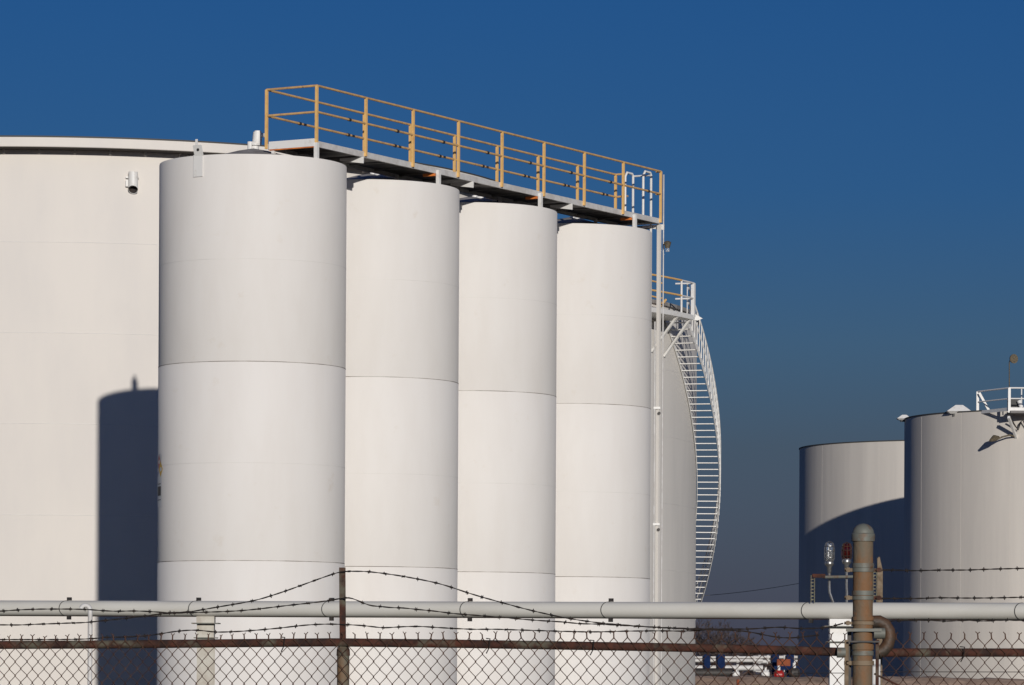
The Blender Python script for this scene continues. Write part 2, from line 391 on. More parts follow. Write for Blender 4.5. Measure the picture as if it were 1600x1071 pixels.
# access ladder at the far end, behind the last silo
ld = thing('access_ladder', 'white ladder with tall side rails at the far end of the walkway', 'ladder', (mid2.x, mid2.y, 0))
lc = B1 + (A1 - B1).normalized() * .56 + u * .12
ldn = (A1 - B1).normalized()
for sg in (-1, 1):
    q = MB(); p = lc + ldn * .23 * sg
    q.tube([p + Z * .1, p + Z * (ztop - .06), p + Z * (ztop + .0) - u * .05, p + Z * ztop - u * .3, p - u * .38 + Z * (ztop - .1), p - u * .38 + Z * (ZD + .16)], .028, 10); q.build('side_rail', M['white'], ld)
z = .4; 
while z < ZD + .1:
    MB().tube([lc - ldn * .23 + Z * z, lc + ldn * .23 + Z * z], .012, 6).build('rung', M['white'], ld); z += .3
q = MB(); q.tube([lc - ldn * .23 + Z * (ztop - .05), lc + ldn * .23 + Z * (ztop - .05)], .022, 8); q.build('cross_bar', M['white'], ld)
# corner column with conduit and lamp
cx = A1 + pn * .09 + u * .10
colm = thing('support_column', 'tall slim white column under the far right corner of the walkway', 'column', (cx.x, cx.y, 0))
MB().box(cx + Z * (ZD / 2), (.075, .075, ZD), rz=math.atan2(u.y, u.x)).build('column_post', M['spiral'], colm)
cd = cx + Vector((.10, .02, 0))
MB().tube([cd + Z * 0, cd + Z * (ztop - .05)], .014, 8).build('conduit', M['chan'], colm)
cd2 = cx + Vector((-.085, -.05, 0))
MB().tube([cd2 + Z * 0, cd2 + Z * (ZD - 2.2)], .016, 8).build('conduit', M['chan'], colm)
for yy in (636, 818):
    zz = EYE + (HOR - yy) / FPX * 86.4
    q = MB(); q.box(cx + Vector((-.03, -.06, zz)), (.15, .03, .05)); q.build('clamp_bracket', M['white'], colm)
    q = MB(); q.tube([cx + Vector((.02, -.09, zz - .12)), cx + Vector((.02, -.06, zz - .12))], .035, 10); q.build('bolt_head', M['black'], colm)
lp = W(1043, 383, 86.4)
lm = thing('wall_lamp', 'small weathered lamp on the side of the slim column below the walkway', 'lamp', lp)
MB().tube([lp + Z * .09, lp + Z * .06, lp, lp - Z * .07], .06, 12, radii=[.03, .085, .07, .05]).build('lamp_housing', M['lampbrown'], lm)
MB().tube([lp - Z * .07, lp - Z * .15], .045, 12).build('lamp_glass', M['glass'], lm)
MB().tube([lp + Z * .03, Vector((cd.x, cd.y, lp.z + .03))], .015, 8).build('bracket_arm', M['lampbrown'], lm)

# ---------------------------------------------------------------- big storage tank on the left
BC = Vector((-11.75, 102.8, 0)); BR = 11.45; BH = EYE + 12.62
bt = thing('storage_tank', 'huge cream tank at the left edge, its rim passing behind the silos', 'tank', BC)
MB().lathe([(BR, 0), (BR, BH - .25), (BR + .04, BH - .25)], BC, 256).build('shell', M['big'], bt)
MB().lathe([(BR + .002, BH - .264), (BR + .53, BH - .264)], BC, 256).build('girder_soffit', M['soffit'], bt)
MB().lathe([(BR + .53, BH - .262), (BR + .55, BH - .25), (BR + .55, BH - .01), (BR + .50, BH), (BR - 1, BH + .03), (6, BH + .25), (.1, BH + .5)], BC, 256).build('roof_rim', M['big'], bt)
MB().lathe([(BR + .551, BH - .035), (BR + .56, BH - .03), (BR + .56, BH + .002), (BR + .5, BH + .004)], BC, 256).build('rim_edge', M['dark'], bt)
for yy in (378, 520, 662, 805, 947):
    p = W(100, yy, 91.3); 
    MB().lathe([(BR - .004, p.z - .01), (BR + .005, p.z - .006), (BR + .005, p.z + .006), (BR - .004, p.z + .01)], BC, 256).build('weld_seam', M['faint'], bt)
for k in range(-16, 24):
    a = R(-2.0) + k * R(4.2)
    rad = Vector((math.sin(a), -math.cos(a), 0))
    q = MB(); q.box(BC + rad * (BR + .045) + Z * (BH - .31), (.05, .09, .09), rz=a); q.build('rim_bracket', M['big'], bt)
# overflow spout on its wall
pz = W(209, 284, 91.4)
rad = Vector((pz.x - BC.x, pz.y - BC.y, 0)).normalized(); wp = BC + rad * (BR + .16); 
q = MB(); n = 20
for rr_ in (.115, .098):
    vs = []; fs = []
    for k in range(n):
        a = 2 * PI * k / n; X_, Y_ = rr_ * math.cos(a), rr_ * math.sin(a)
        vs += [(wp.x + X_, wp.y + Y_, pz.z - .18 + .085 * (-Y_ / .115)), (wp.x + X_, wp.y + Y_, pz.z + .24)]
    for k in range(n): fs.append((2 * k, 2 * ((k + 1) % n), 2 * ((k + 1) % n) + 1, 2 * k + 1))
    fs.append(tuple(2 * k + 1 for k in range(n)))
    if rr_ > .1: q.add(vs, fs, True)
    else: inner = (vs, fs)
sp_ = thing('overflow_spout', 'short white pipe spout high on the wall of the huge cream tank', 'spout', (wp.x, wp.y, pz.z))
q.build('spout_pipe', M['white'], sp_); MB().add(*inner).build('spout_inner_shade', M['soffit'], sp_)  # dark inner face stands in for the shade in the open spout
q = MB(); q.box((wp.x - .03, wp.y + .1, pz.z + .12), (.30, .12, .04)); q.box((wp.x - .10, wp.y + .09, pz.z - .02), (.16, .14, .16)); q.build('spout_bracket', M['white'], sp_)

# ---------------------------------------------------------------- tank with the spiral stair
SC = Vector((-10.02, 136.0, 0)); 
SR = 733 / FPX * 136.0 * .9925; SO = 770 / FPX * 136.0 * .9925
SH = EYE + 550 / FPX * 136
stt = thing('storage_tank', 'dull white tank behind the silos that carries the curving stair', 'tank', SC)
MB().lathe([(SR, 0), (SR, SH), (SR - .02, SH)], SC, 256).build('shell', M['spiral'], stt)
MB().lathe([(SR + .01, SH - .12), (SR + .10, SH - .12), (SR + .10, SH), (SR - .1, SH + .01), (SR - 6, SH + .2), (.1, SH + .5)], SC, 256).build('roof', M['roof'], stt)
for k in range(1, 6):
    z = SH - k * 2.25
    MB().lathe([(SR - .004, z - .01), (SR + .004, z - .006), (SR + .004, z + .006), (SR - .004, z + .01)], SC, 256).build('weld_seam', M['faint'], stt)

st = thing('spiral_stair', 'white stair with open treads curving round the right side of the dull white tank', 'staircase', SC)
RISE = 9.35 / FPX * 136; ZT = EYE + (HOR - 494) / FPX * 129.5
TH0 = R(66.0); DTH = RISE / .84 / SO * 1.0
def pol(r, a, z): return Vector((SC.x + r * math.sin(a), SC.y - r * math.cos(a), z))
nstep = int((ZT - .25) / RISE)
tm = None
for k in range(1, nstep):
    a = TH0 + k * DTH; z = ZT - k * RISE
    rad = Vector((math.sin(a), -math.cos(a), 0)); tan = Vector((math.cos(a), math.sin(a), 0))
    if tm is None:
        q = MB(); q.box((0, 0, 0), (SO - SR - .06, .20, .028))
        tm = q.build('tread', M['white'], st).data
        o = bpy.data.objects['tread']
    else:
        o = bpy.data.objects.new('tread', tm); COL.objects.link(o); o.parent = st
    o.matrix_parent_inverse = Matrix.Identity(4)
    p = pol((SO + SR) / 2, a, z) - SC
    o.location = p; o.rotation_euler = (0, 0, math.atan2(rad.y, rad.x))
def helix(r, dz, k0=0, k1=None, m=80):
    k1 = k1 or nstep
    return [pol(r, TH0 + (k0 + (k1 - k0) * i / m) * DTH, ZT - (k0 + (k1 - k0) * i / m) * RISE + dz) for i in range(m + 1)]
def ribbon(r, dz0, dz1, th, name, m):
    q = MB(); pts = helix(r, 0); vs = []; fs = []
    for p in pts:
        rad = Vector((p.x - SC.x, p.y - SC.y, 0)).normalized()
        vs += [p + Z * dz0, p + Z * dz1, p + Z * dz1 + rad * th, p + Z * dz0 + rad * th]
    for i in range(len(pts) - 1):
        for j in range(4): fs.append((i * 4 + j, i * 4 + (j + 1) % 4, i * 4 + 4 + (j + 1) % 4, i * 4 + 4 + j))
    q.add(vs, fs, False); return q.build(name, m, st)
ribbon(SO - .02, -.16, .08, .02, 'outer_stringer', M['white'])
ribbon(SR + .03, -.14, .06, .02, 'inner_stringer', M['white'])
for dz in (1.05, .55): MB().tube(helix(SO + .01, dz), .03, 8).build('handrail', M['white'], st)
for k in range(0, nstep):
    a = TH0 + k * DTH; z = ZT - k * RISE
    MB().tube([pol(SO + .015, a, z - .05), pol(SO + .015, a, z + 1.05)], .017, 6).build('baluster', M['white'], st)
# landing platform
pf = thing('landing_platform', 'railed landing with yellow inner rails at the top of the curving stair', 'platform', pol(SO, TH0, ZT))
a1, a0_ = R(66.0), R(53.5); PO = SO + .28
q = MB(); 
n = 8
vs = []; fs = []
for i in range(n + 1):
    a = a0_ + (a1 - a0_) * i / n
    vs += [pol(SR + .02, a, ZT), pol(PO, a, ZT), pol(PO, a, ZT - .16), pol(SR + .02, a, ZT - .16)]
for i in range(n):
    for j in range(4): fs.append((i * 4 + j, i * 4 + (j + 1) % 4, i * 4 + 4 + (j + 1) % 4, i * 4 + 4 + j))
fs += [(0, 1, 2, 3), (n * 4 + 3, n * 4 + 2, n * 4 + 1, n * 4)]
q.add(vs, fs); q.build('deck', M['white'], pf)
for a in (a0_, R(57.5), R(62.6)):
    MB().tube([pol(PO - .03, a, ZT - .1), pol(PO - .03, a, ZT + 1.07)], .035, 8).build('rail_post', M['white'], pf)
MB().box(pol(PO - .05, a1, ZT + .5), (.12, .12, 1.14), rz=a1).build('rail_post', M['white'], pf)
MB().tube([pol(SR + .1, R(60.5), ZT), pol(SR + .1, R(60.5), ZT + 1.07)], .035, 8).build('inner_post', M['yellow'], pf)
for dz in (1.07, .56):
    am_ = R(62.6)
    MB().tube([pol(PO - .03, a0_ + (am_ - a0_) * i / 8, ZT + dz) for i in range(9)], .035, 8).build('handrail', M['yellow'], pf)
    MB().tube([pol(PO - .03, am_ + (a1 - am_) * i / 4, ZT + dz) for i in range(5)], .03, 8).build('handrail', M['white'], pf)
    MB().tube([pol(PO - .03, a1, ZT + dz), pol(SR + .45, a1 - .004, ZT + dz)], .03, 8).build('handrail', M['white'], pf)
    MB().tube([pol(SR + .1, a0_ + (R(64.5) - a0_) * i / 4, ZT + dz) for i in range(5)], .03, 8).build('inner_rail', M['yellow'], pf)
MB().tube([pol(SR + .3, R(61.5), ZT + .06), pol(SR + .25, R(64.5), ZT + .5)], .045, 8).build('yellow_brace', M['yellow'], pf)
pf0 = [W(1078, 486, 129.6), W(1098, 498, 129.6), W(1090, 501, 129.6), W(1074, 500, 129.6)]
MB().add(pf0 + [p_ + Vector((0, .04, 0)) for p_ in pf0], [(0, 1, 2, 3), (7, 6, 5, 4), (0, 4, 5, 1), (1, 5, 6, 2), (2, 6, 7, 3), (3, 7, 4, 0)]).build('kick_plate', M['white'], pf)
for (xa, ya, xb, yb) in ((1057, 493, 1018, 552), (1079, 494, 1039, 556)):
    D0 = 130.5; pa = W(xa, ya, D0 - 1.0)
    a = math.asin(max(-1, min(1, (pa.x - SC.x) / PO))); pa = pol(PO - .05, a, ZT - .14)
    pb = W(xb, yb, D0 - 1.5); a = math.asin((pb.x - SC.x) / (SR + .03)); pb = pol(SR + .02, a, pb.z)
    MB().bar(pa, pb, .075, .075).build('knee_brace', M['white'], pf)

# ---------------------------------------------------------------- the two tanks on the right
def rtank(name, label, c, r, h, grp):
    t = thing(name, label, 'tank', c, grp)
    MB().lathe([(r, 0), (r, h)], c, 160).build('shell', M['far'], t)
    MB().lathe([(r + .002, h - .01), (r + .03, h - .01), (r + .03, h + .04), (r - .05, h + .045), (.1, h + .30)], c, 160).build('roof', M['dark'], t)
    return t
RC = Vector((852.3 / FPX * 170, 170, 0)); RR = 240 / FPX * 170; RHt = EYE + 398 / FPX * 170
KD = 196; KC = Vector((688 / FPX * KD, KD, 0)); KR = 240 / FPX * KD; KH = EYE + 351 / FPX * KD
r1 = rtank('storage_tank', 'grey beige tank at the right edge with roof railings and vents', RC, RR, RHt, None)
r2 = rtank('storage_tank', 'grey beige tank partly hidden behind the right edge tank, half in its shadow', KC, KR, KH, None)
q = MB()
for tt, c, r, h, al in ((r1, RC, RR, RHt, (-1.2, -.8, -.45, -.1, .3)), (r2, KC, KR, KH, (-1.1, -.6, -.2))):
    for a in al:
        q = MB(); q.tube([(c.x + r * math.sin(a), c.y - r * math.cos(a), .1), (c.x + r * math.sin(a), c.y - r * math.cos(a), h - .05)], .006, 6); q.build('vertical_weld', M['far'], tt)
def vent_hood(x, y, D, s, label):
    p = W(x, y, D); t = thing('vent_hood', label, 'roof vent', p, 'roof vents on the right tank')
    wv, dv, hv = .95 * s, .8 * s, .25 * s
    vs = [p + Vector(v) for v in ((-wv / 2, -dv / 2, 0), (wv / 2, -dv / 2, 0), (wv / 2, dv / 2, 0), (-wv / 2, dv / 2, 0),
                                  (-wv * .12, -dv * .2, hv), (wv * .18, -dv * .2, hv), (wv * .18, dv * .2, hv), (-wv * .12, dv * .2, hv),
                                  (-wv * .34, -dv * .3, -.10 * s), (wv * .34, -dv * .3, -.10 * s), (wv * .34, dv * .3, -.10 * s), (-wv * .34, dv * .3, -.10 * s))]
    MB().add(vs, [(4, 5, 6, 7), (0, 1, 5, 4), (1, 2, 6, 5), (2, 3, 7, 6), (3, 0, 4, 7), (8, 9, 1, 0), (9, 10, 2, 1), (10, 11, 3, 2), (11, 8, 0, 3)]).build('hood', M['white'], t)
    MB().box(p - Z * .10 * s, (.45 * s, .4 * s, .2 * s)).build('vent_neck', M['dark'], t)
vent_hood(1412, 654.5, 170.2, .66, 'small white roof vent on the left corner of the right tank rim')
vent_hood(1497, 643.5, 165.75, 1.1, 'wider white roof vent on the right tank, left of its railing')
# railing + platform on the right tank
rp_ = thing('roof_platform', 'white railed platform on the front rim of the right tank', 'platform', W(1577, 645, 163.75))
DP = 162.85
def PW(x, y, D=DP): return W(x, y, D)
zt_ = PW(1577, 607).z; zk = PW(1577, 640).z
posts = [(1527.5, 164.85), (1577, 162.65), (1640, 162.65), (1700, 162.65)]
for x, D in posts:
    p = PW(x, 645, D); p.z = zk - .15
    MB().box(p + Z * ((zt_ - zk + .15) / 2), (.11, .06, zt_ - zk + .15)).build('rail_post', M['white'], rp_)
for dz, r_ in ((0, .035), (-.45, .028)):
    pts = []
    for x, D in posts:
        p = PW(x, 645, D); p.z = zt_ + dz; pts.append(p)
    MB().tube(pts, r_, 8).build('handrail', M['white'], rp_)
pts = []
for x, D in posts:
    p = PW(x, 645, D); p.z = zk; pts.append(p)
q = MB()
for a, b_ in zip(pts[:-1], pts[1:]): q.bar(a, b_, .03, .14)
q.build('toe_board', M['white'], rp_)
p = PW(1596, 645, 163.85); MB().tube([Vector((p.x, p.y, zk)), Vector((p.x, p.y, zt_ + .05))], .03, 8).build('inner_post', M['white'], rp_)
q = MB(); q.box((PW(1640, 645).x, 163.15, zk - .12), (3.4, 1.3, .10)); q.build('deck', M['under'], rp_)
MB().bar(W(1576, 652, 162.65), W(1590, 690, 164.00), .10, .12).build('knee_brace', M['white'], rp_)
MB().bar(W(1640, 652, 162.65), W(1652, 690, 164.00), .10, .12).build('knee_brace', M['white'], rp_)
q = MB(); a = W(1530, 614, 164.65); b_ = W(1547, 645, 164.65)
q.bar(a, b_, .06, .10); q.build('diagonal_brace', M['white'], rp_)
a = W(1583, 632, 163.85)
MB().box(a, (.45, .35, .4)).build('junction_box', M['dark'], rp_)
MB().tube([W(1592, 626, 163.55), W(1596, 637, 163.55)], .09, 10).build('valve_body', M['white'], rp_)
# curled hose / cable under deck
pts = [W(1580, 655, 163.2), W(1585, 664, 163.45), W(1591, 672, 163.55), W(1594, 662, 163.45), W(1598, 656, 163.35), W(1603, 668, 163.45), W(1608, 655, 163.2)]
tag(MB().tube(pts, .035, 6).build('hanging_cable', M['black']), 'dark cable looped below the platform of the right tank', 'cable')
# mast lamp
p = W(1577, 640, 163.15); pt = W(1577, 566, 163.15)
ml = thing('mast_lamp', 'round floodlight on a thin mast above the right tank railing', 'lamp', p)
MB().tube([p, pt], .022, 8).build('mast', M['lampbrown'], ml)
lc_ = W(1583, 561, 163.15)
MB().tube([lc_ + Vector((-.06, .1, 0)), lc_ + Vector((0, 0, 0)), lc_ + Vector((.03, -.07, 0))], .2, 16, radii=[.08, .19, .20]).build('lamp_head', M['lampbrown'], ml)
MB().tube([pt, lc_ + Vector((-.06, .08, .05))], .02, 6).build('lamp_arm', M['lampbrown'], ml)
# wall flood lamp
wl = thing('wall_floodlight', 'dark floodlight on a bent arm low beside the right tank platform', 'lamp', W(1554, 686, 163.45))
MB().tube([W(1590, 684, 163.85), W(1578, 680, 163.45), W(1566, 683, 163.45), W(1558, 687, 163.45)], .035, 8).build('lamp_arm', M['lampbrown'], wl)
MB().tube([W(1547, 689, 163.05), W(1554, 685, 163.35), W(1560, 684, 163.65)], .1, 14, radii=[.05, .14, .07]).build('lamp_head', M['lampbrown'], wl)

# ---------------------------------------------------------------- product pipe in front of the silos
pa, pb = W(-60, 950.2, 55.9), W(1680, 955.8, 49.5)
pd = (pb - pa).normalized()
pp = thing('pipeline', 'long grey white pipe running level across the whole scene behind the fence', 'pipe', pa)
def on_pipe(x):
    lo_, hi_ = 0., 1.
    for _ in range(40):
        mm = (lo_ + hi_) / 2; p = pa.lerp(pb, mm)
        xx = 800 + (p.x * math.cos(ROLL) - (EYE - p.z) * math.sin(ROLL)) / p.y * FPX
        if xx < x: lo_ = mm
        else: hi_ = mm
    return pa.lerp(pb, lo_)
PR = .110
MB().tube([pa.lerp(pb, i / 40) for i in range(41)], PR, 32).build('pipe_run', M['pipe'], pp)
MB().tube([pa - Z * (PR + .001), pb - Z * (PR + .001)], .007, 6).build('drip_edge', M['rust'], pp)
pipe_n = Vector((pd.y, -pd.x, 0)).normalized()      # horizontal, towards the camera
cl_lab = 'pipe clamps on the long pipe'
def clamp(x, top, bot, txt):
    p = on_pipe(x)
    t = pp
    m3 = Matrix((pd, pipe_n, Z)).transposed()
    q = MB(); n = 28; vs = []; fs = []
    for i in range(n):
        a = 2 * PI * i / n
        # strap leans slightly forward so it reads as a curve
        dvec = pipe_n * math.cos(a) + Z * math.sin(a)
        sh_ = pd * (-.0 - .07 * max(0, math.cos(a)))
        for rr, off in ((PR + .0005, -.006), (PR + .004, -.006), (PR + .004, .006), (PR + .0005, .006)):
            vs.append(p + dvec * rr + sh_ + pd * off)
    for i in range(n):
        j = (i + 1) % n
        for k in range(4): fs.append((i * 4 + k, i * 4 + (k + 1) % 4, j * 4 + (k + 1) % 4, j * 4 + k))
    q.add(vs, fs, True); st_ = q.build('strap', M['dark'], t)
    if top: MB().box(p + Z * (PR + .025) + pd * .035, (.055, .05, .045), mx_=m3).build('strap_bolt', M['black'], t)
    if bot: MB().box(p - Z * (PR + .025) + pd * .03, (.05, .05, .055), mx_=m3).build('strap_bolt', M['black'], t)
for x, a, b_ in ((105, 1, 1), (307, 1, 0), (515, 1, 1), (731, 1, 1), (951, 1, 1), (1264, 0, 1), (1597, 0, 0)): clamp(x, a, b_, '')
for x in (605, 1020, 210, 850): 
    p = on_pipe(x); MB().tube([p - pd * .003, p + pd * .003], PR + .0015, 28).build('weld_bead', M['pipe'], pp)
# supports
def support(x, wdt, label, box=False):
    p = on_pipe(x); c0 = Vector((p.x, p.y, 0))
    t = thing('pipe_support', label, 'pipe support', c0, 'supports under the long pipe')
    zt = p.z - PR
    m = M['white'] if box else M['supp']
    MB().box(c0 + Z * (zt - .045), (wdt * 1.05, .24, .09)).build('saddle', m, t)
    MB().box(c0 + Z * (zt - .098), (wdt * 1.6, .44, .014)).build('bearing_plate', M['galv'], t)
    MB().box(c0 + Z * (zt - .20), (wdt, .22, .19)).build('post_head', m, t)
    MB().box(c0 + Z * (zt - .303), (wdt * 1.35, .30, .014)).build('base_plate', M['galv'], t)
    q = MB(); h = zt - .311
    q.box(c0 + Vector((0, -.09, h / 2)), (wdt, .012, h)); q.box(c0 + Vector((0, .09, h / 2)), (wdt, .012, h)); q.box(c0 + Vector((0, 0, h / 2)), (.012, .168, h))
    q.build('column', m, t)
support(322, .24, 'I-shaped white support under the long pipe in front of the nearest silo')
support(1312, .27, 'broad white support under the long pipe just left of the thick rusty fence post', True)
support(1850, .27, 'support under the long pipe outside the right edge')
# gooseneck vent
g0 = W(141, 1071, 52.0)
q = []
ctop = W(141, 955, 52.0)
gp = [Vector((ctop.x, ctop.y, 0)), ctop]
for i in range(1, 9):
    a = PI * i / 8 * .86
    gp.append(ctop + Vector((-.065 + .065 * math.cos(a), 0, .075 * math.sin(a))))
gv = tag(MB().tube(gp, .032, 12).build('gooseneck_pipe', M['chan']), 'thin white gooseneck vent pipe standing at the far left in front of the long pipe', 'vent pipe')

# lamp stand behind the pipe
fr = thing('strut_frame', 'perforated olive strut frame standing on the long pipe left of the thick rusty post', 'frame', W(1270, 1071, 50.8))
DF = on_pipe(1300).y + .0
def strut(x, y0, y1, nm):
    a = W(x, y0, DF); q = MB(); wd = .055
    zb = on_pipe(x).z + PR - .004; h = a.z - zb
    q.box(Vector((a.x - wd * .42, DF, zb + h / 2)), (.009, .04, h)); q.box(Vector((a.x + wd * .42, DF, zb + h / 2)), (.009, .04, h))
    zc_ = a.z
    while zc_ > zb + .03:
        q.box(Vector((a.x, DF + .015, zc_ - .008)), (wd * .72, .008, .018)); zc_ -= .045
    q.build('upright', M['olive'], fr)
strut(1270, 899, 1000, ''); strut(1367, 893, 1000, '')
MB().tube([W(1286, 902, DF), W(1366, 901, DF)], .02, 8).build('cross_tube', M['galv'], fr)
MB().box((W(1270, 899, DF) + W(1288, 899, DF)) / 2 + Vector((0, -.03, -.01)), (.17, .05, .05)).build('rusty_arm', M['rust'], fr)
tp = W(1375, 870, 53)
tag(MB().add([(tp.x - .04, 53, 0), (tp.x + .04, 53, 0), (tp.x + .04, 53.08, 0), (tp.x - .04, 53.08, 0), (tp.x - .035, 53, tp.z - .02), (tp.x + .04, 53, tp.z - .2), (tp.x + .04, 53.08, tp.z - .2), (tp.x - .035, 53.08, tp.z - .02),
              (tp.x - .005, 53, tp.z), (tp.x - .005, 53.08, tp.z)],
             [(0, 1, 5, 8, 4), (3, 7, 9, 6, 2), (1, 2, 6, 5), (0, 4, 7, 3), (4, 8, 9, 7), (8, 5, 6, 9)]).build('tan_post', M['tan']),
    'slim tan post with a slanted top just right of the thick rusty fence post', 'post')
def caged_lamp(x, ytop, ybot, ystem, glass, label, bend=True):
    D = on_pipe(x).y + .14; pt_ = W(x, ytop, D); pb_ = W(x, ybot, D); ps = W(x, ystem, D)
    t = thing('signal_lamp', label, 'lamp', pb_, 'explosion-proof lamps on the strut frame')
    h = pt_.z - pb_.z; r = .064
    c = pb_.copy()
    MB().lathe([(.0, h * .93), (r * .45, h * .90), (r * .68, h * .75), (r * .72, h * .2), (r * .5, .0)], c, 20).build('lens', glass, t)
    q = MB()
    for k in range(8):
        a = 2 * PI * k / 8
        q.tube([c + Vector((rr * math.cos(a), rr * math.sin(a), zz)) for rr, zz in ((r * .7, -.02), (r, h * .1), (r * 1.02, h * .6), (r * .75, h * .9), (0.004, h))], .006, 5)
    for zz in (.15, .5, .75):
        q.tube([c + Vector((r * math.cos(2 * PI * i / 16), r * math.sin(2 * PI * i / 16), h * zz)) for i in range(17)], .006, 5, cap=False)
    q.build('guard_cage', M['lampmetal'] if glass == M['glass'] else M['rust'], t)
    MB().lathe([(r * .7, .0), (r * .95, -.03), (r * .9, -.06), (r * .5, -.09), (r * .4, -.16), (r * .3, -.17)], c, 20).build('lamp_base', M['lampmetal'], t)
    q = MB(); pts = [c - Z * .15, Vector((c.x, c.y, ps.z + .18)), Vector((c.x + .005, c.y, ps.z + .1))]
    if bend: pts += [Vector((c.x + .03, c.y, ps.z + .03)), Vector((c.x + .06, c.y, ps.z - .05)), Vector((c.x + .06, c.y, ps.z - .18))]
    else: pts += [Vector((c.x, c.y, ps.z - .15))]
    q.tube(pts, .018, 10); q.build('conduit', M['lampmetal'], t)
caged_lamp(1296, 846, 876, 938, M['glass'], 'clear glass caged lamp on a bent conduit left of the thick rusty post')
caged_lamp(1323, 848, 873, 938, M['redglass'], 'dark red caged signal lamp right beside the thick rusty post', False)

# ---------------------------------------------------------------- chain link fence
fx = lambda x: 1.0 / (.0463 + (.0485 - .0463) / 1347 * x)
FD = lambda x: fx(x) if x <= 1347 else 1 / (.0485 - (x - 1347) * .0000035)
fence = thing('chain_link_fence', 'rusty chain link fence with sagging barbed wire across the bottom foreground', 'fence', W(535, 1071, fx(535)))
fence.location.z = 0
RAILY = [(-90, 1008.5), (140, 1007.5), (300, 1006), (520, 1004), (700, 1006), (850, 1008.5), (1000, 1011), (1150, 1014), (1250, 1017), (1313, 1019)]
RAILY2 = [(1372, 1020), (1480, 1020), (1600, 1020), (1720, 1020)]
def interp(tab, x):
    for (a, ya), (b_, yb) in zip(tab[:-1], tab[1:]):
        if x <= b_ or (b_, yb) == tab[-1]: return ya + (yb - ya) * (x - a) / (b_ - a)
def rail_run(tab, n):
    xs = [tab[0][0] + (tab[-1][0] - tab[0][0]) * i / n for i in range(n + 1)]
    MB().tube([W(x, interp(tab, x), FD(x)) for x in xs], .0232, 16).build('top_rail', M['rust'], fence)
rail_run(RAILY, 30); rail_run(RAILY2, 10)
PITCH = [(-100, 17.6), (140, 18.1), (440, 19.1), (800, 20.4), (1160, 21.3), (1318, 21.4), (1710, 21.2)]
def mesh_run(x0, x1, tab):
    """one flattened coil per half diamond, hooked into its neighbours; free ends twisted above the rail"""
    xs = [x0]
    while xs[-1] < x1: xs.append(xs[-1] + interp(PITCH, xs[-1]) / 2)
    P = [W(x, interp(tab, x), FD(x)) + Vector((0, -.03, 0)) for x in xs]
    d = (P[-1] - P[0]).normalized(); q = MB()
    jit = [random.uniform(-.0018, .0018) for _ in xs]
    vj = [random.uniform(-.002, .002) for _ in xs]
    for i in range(len(xs) - 1):
        h_ = interp(PITCH, xs[i]) * 1.22 * FD(xs[i]) / FPX
        pts = []; r_ = 0
        while True:
            c = i if (r_ % 2) == (i % 2) else i + 1
            p = P[c] + Vector((jit[c] + (.0028 if c == i + 1 else -.0028), (.003 if r_ % 2 else -.003), vj[c] - r_ * h_ / 2))
            if p.z < .03: break
            pts.append(p); r_ += 1
        q.tube(pts, .0029, 4, cap=False)
    for i in range(0, len(xs), 2):
        p = P[i] + Vector((jit[i], 0, vj[i]))
        t1 = p + Z * random.uniform(.020, .027) + d * random.uniform(-.005, .005)
        q.tube([p - Z * .004, t1], .0036, 4)
        if random.random() < .93: q.tube([t1 - Z * .002, t1 + Vector((random.uniform(.006, .013), -.003, random.uniform(.006, .014)))], .0024, 4)
        q.tube([t1 - Z * .002, t1 + Vector((-random.uniform(.007, .014), .003, random.uniform(.004, .014)))], .0024, 4)
    q.build('chain_link_mesh', M['wire'], fence)
mesh_run(-90, 1318, [(-90, 1002), (140, 1001), (300, 1000), (520, 998), (800, 996.5), (1000, 996), (1160, 996.5), (1318, 998)])
mesh_run(1378, 1710, [(1378, 998), (1500, 997), (1720, 997)])
# tie wires
for x in (440, 760, 922, 1500):
    tab = RAILY if x < 1347 else RAILY2
    p = W(x, interp(tab, x), FD(x)); q = MB()
    q.tube([p + Vector((.0, -.035, -.05)), p + Vector((.015, -.05, -.02)), p + Vector((.02, -.04, .03)), p + Vector((0, 0, .032))], .0032, 5); q.build('tie_wire', M['barb'], fence)
# tension wires
def tw(xa, ya, xb, yb): MB().tube([W(xa, ya, FD(xa) - .035), W(xb, yb, FD(xb) - .035)], .002, 5).build('tension_wire', M['barb'], fence)
tw(1375, 1050, 1700, 1050.5); tw(1240, 1052, 1320, 1052)
MB().tube([W(1366, 1053, 20.6), W(1420, 1079, 20.6)], .006, 6).build('truss_rod', M['rust'], fence)
# line post
DL = fx(535)
pb_ = W(536, 1015, DL)
q = MB(); base = Vector((pb_.x, pb_.y + .03, 0))
q.tube([base, base + Z * (pb_.z - .03)], .034, 20); LP = q.build('line_post', M['post'], fence)
q = MB(); q.tube([base + Z * (pb_.z - .035), base + Z * (pb_.z - .0)], .038, 20, radii=[.038, .036]); q.tube([base + Z * (pb_.z - .0), base + Z * (pb_.z + .03)], .03, 16, radii=[.036, .02]); q.build('post_cap', M['rust'], LP)
at = W(535, 887, DL); am = W(536, 1008, DL)
q = MB(); q.bar(Vector((am.x, am.y, am.z - .02)), at, .006, .034, up=Vector((1, 0, 0))); q.bar(Vector((am.x - .016, am.y + .015, am.z - .02)), at + Vector((-.016, .015, 0)), .034, .005, up=Vector((1, 0, 0)))
q.build('barb_arm', M['rust'], LP)
MB().box(at + Vector((0, -.006, -.012)), (.036, .01, .022)).build('arm_tab', M['rust'], LP)
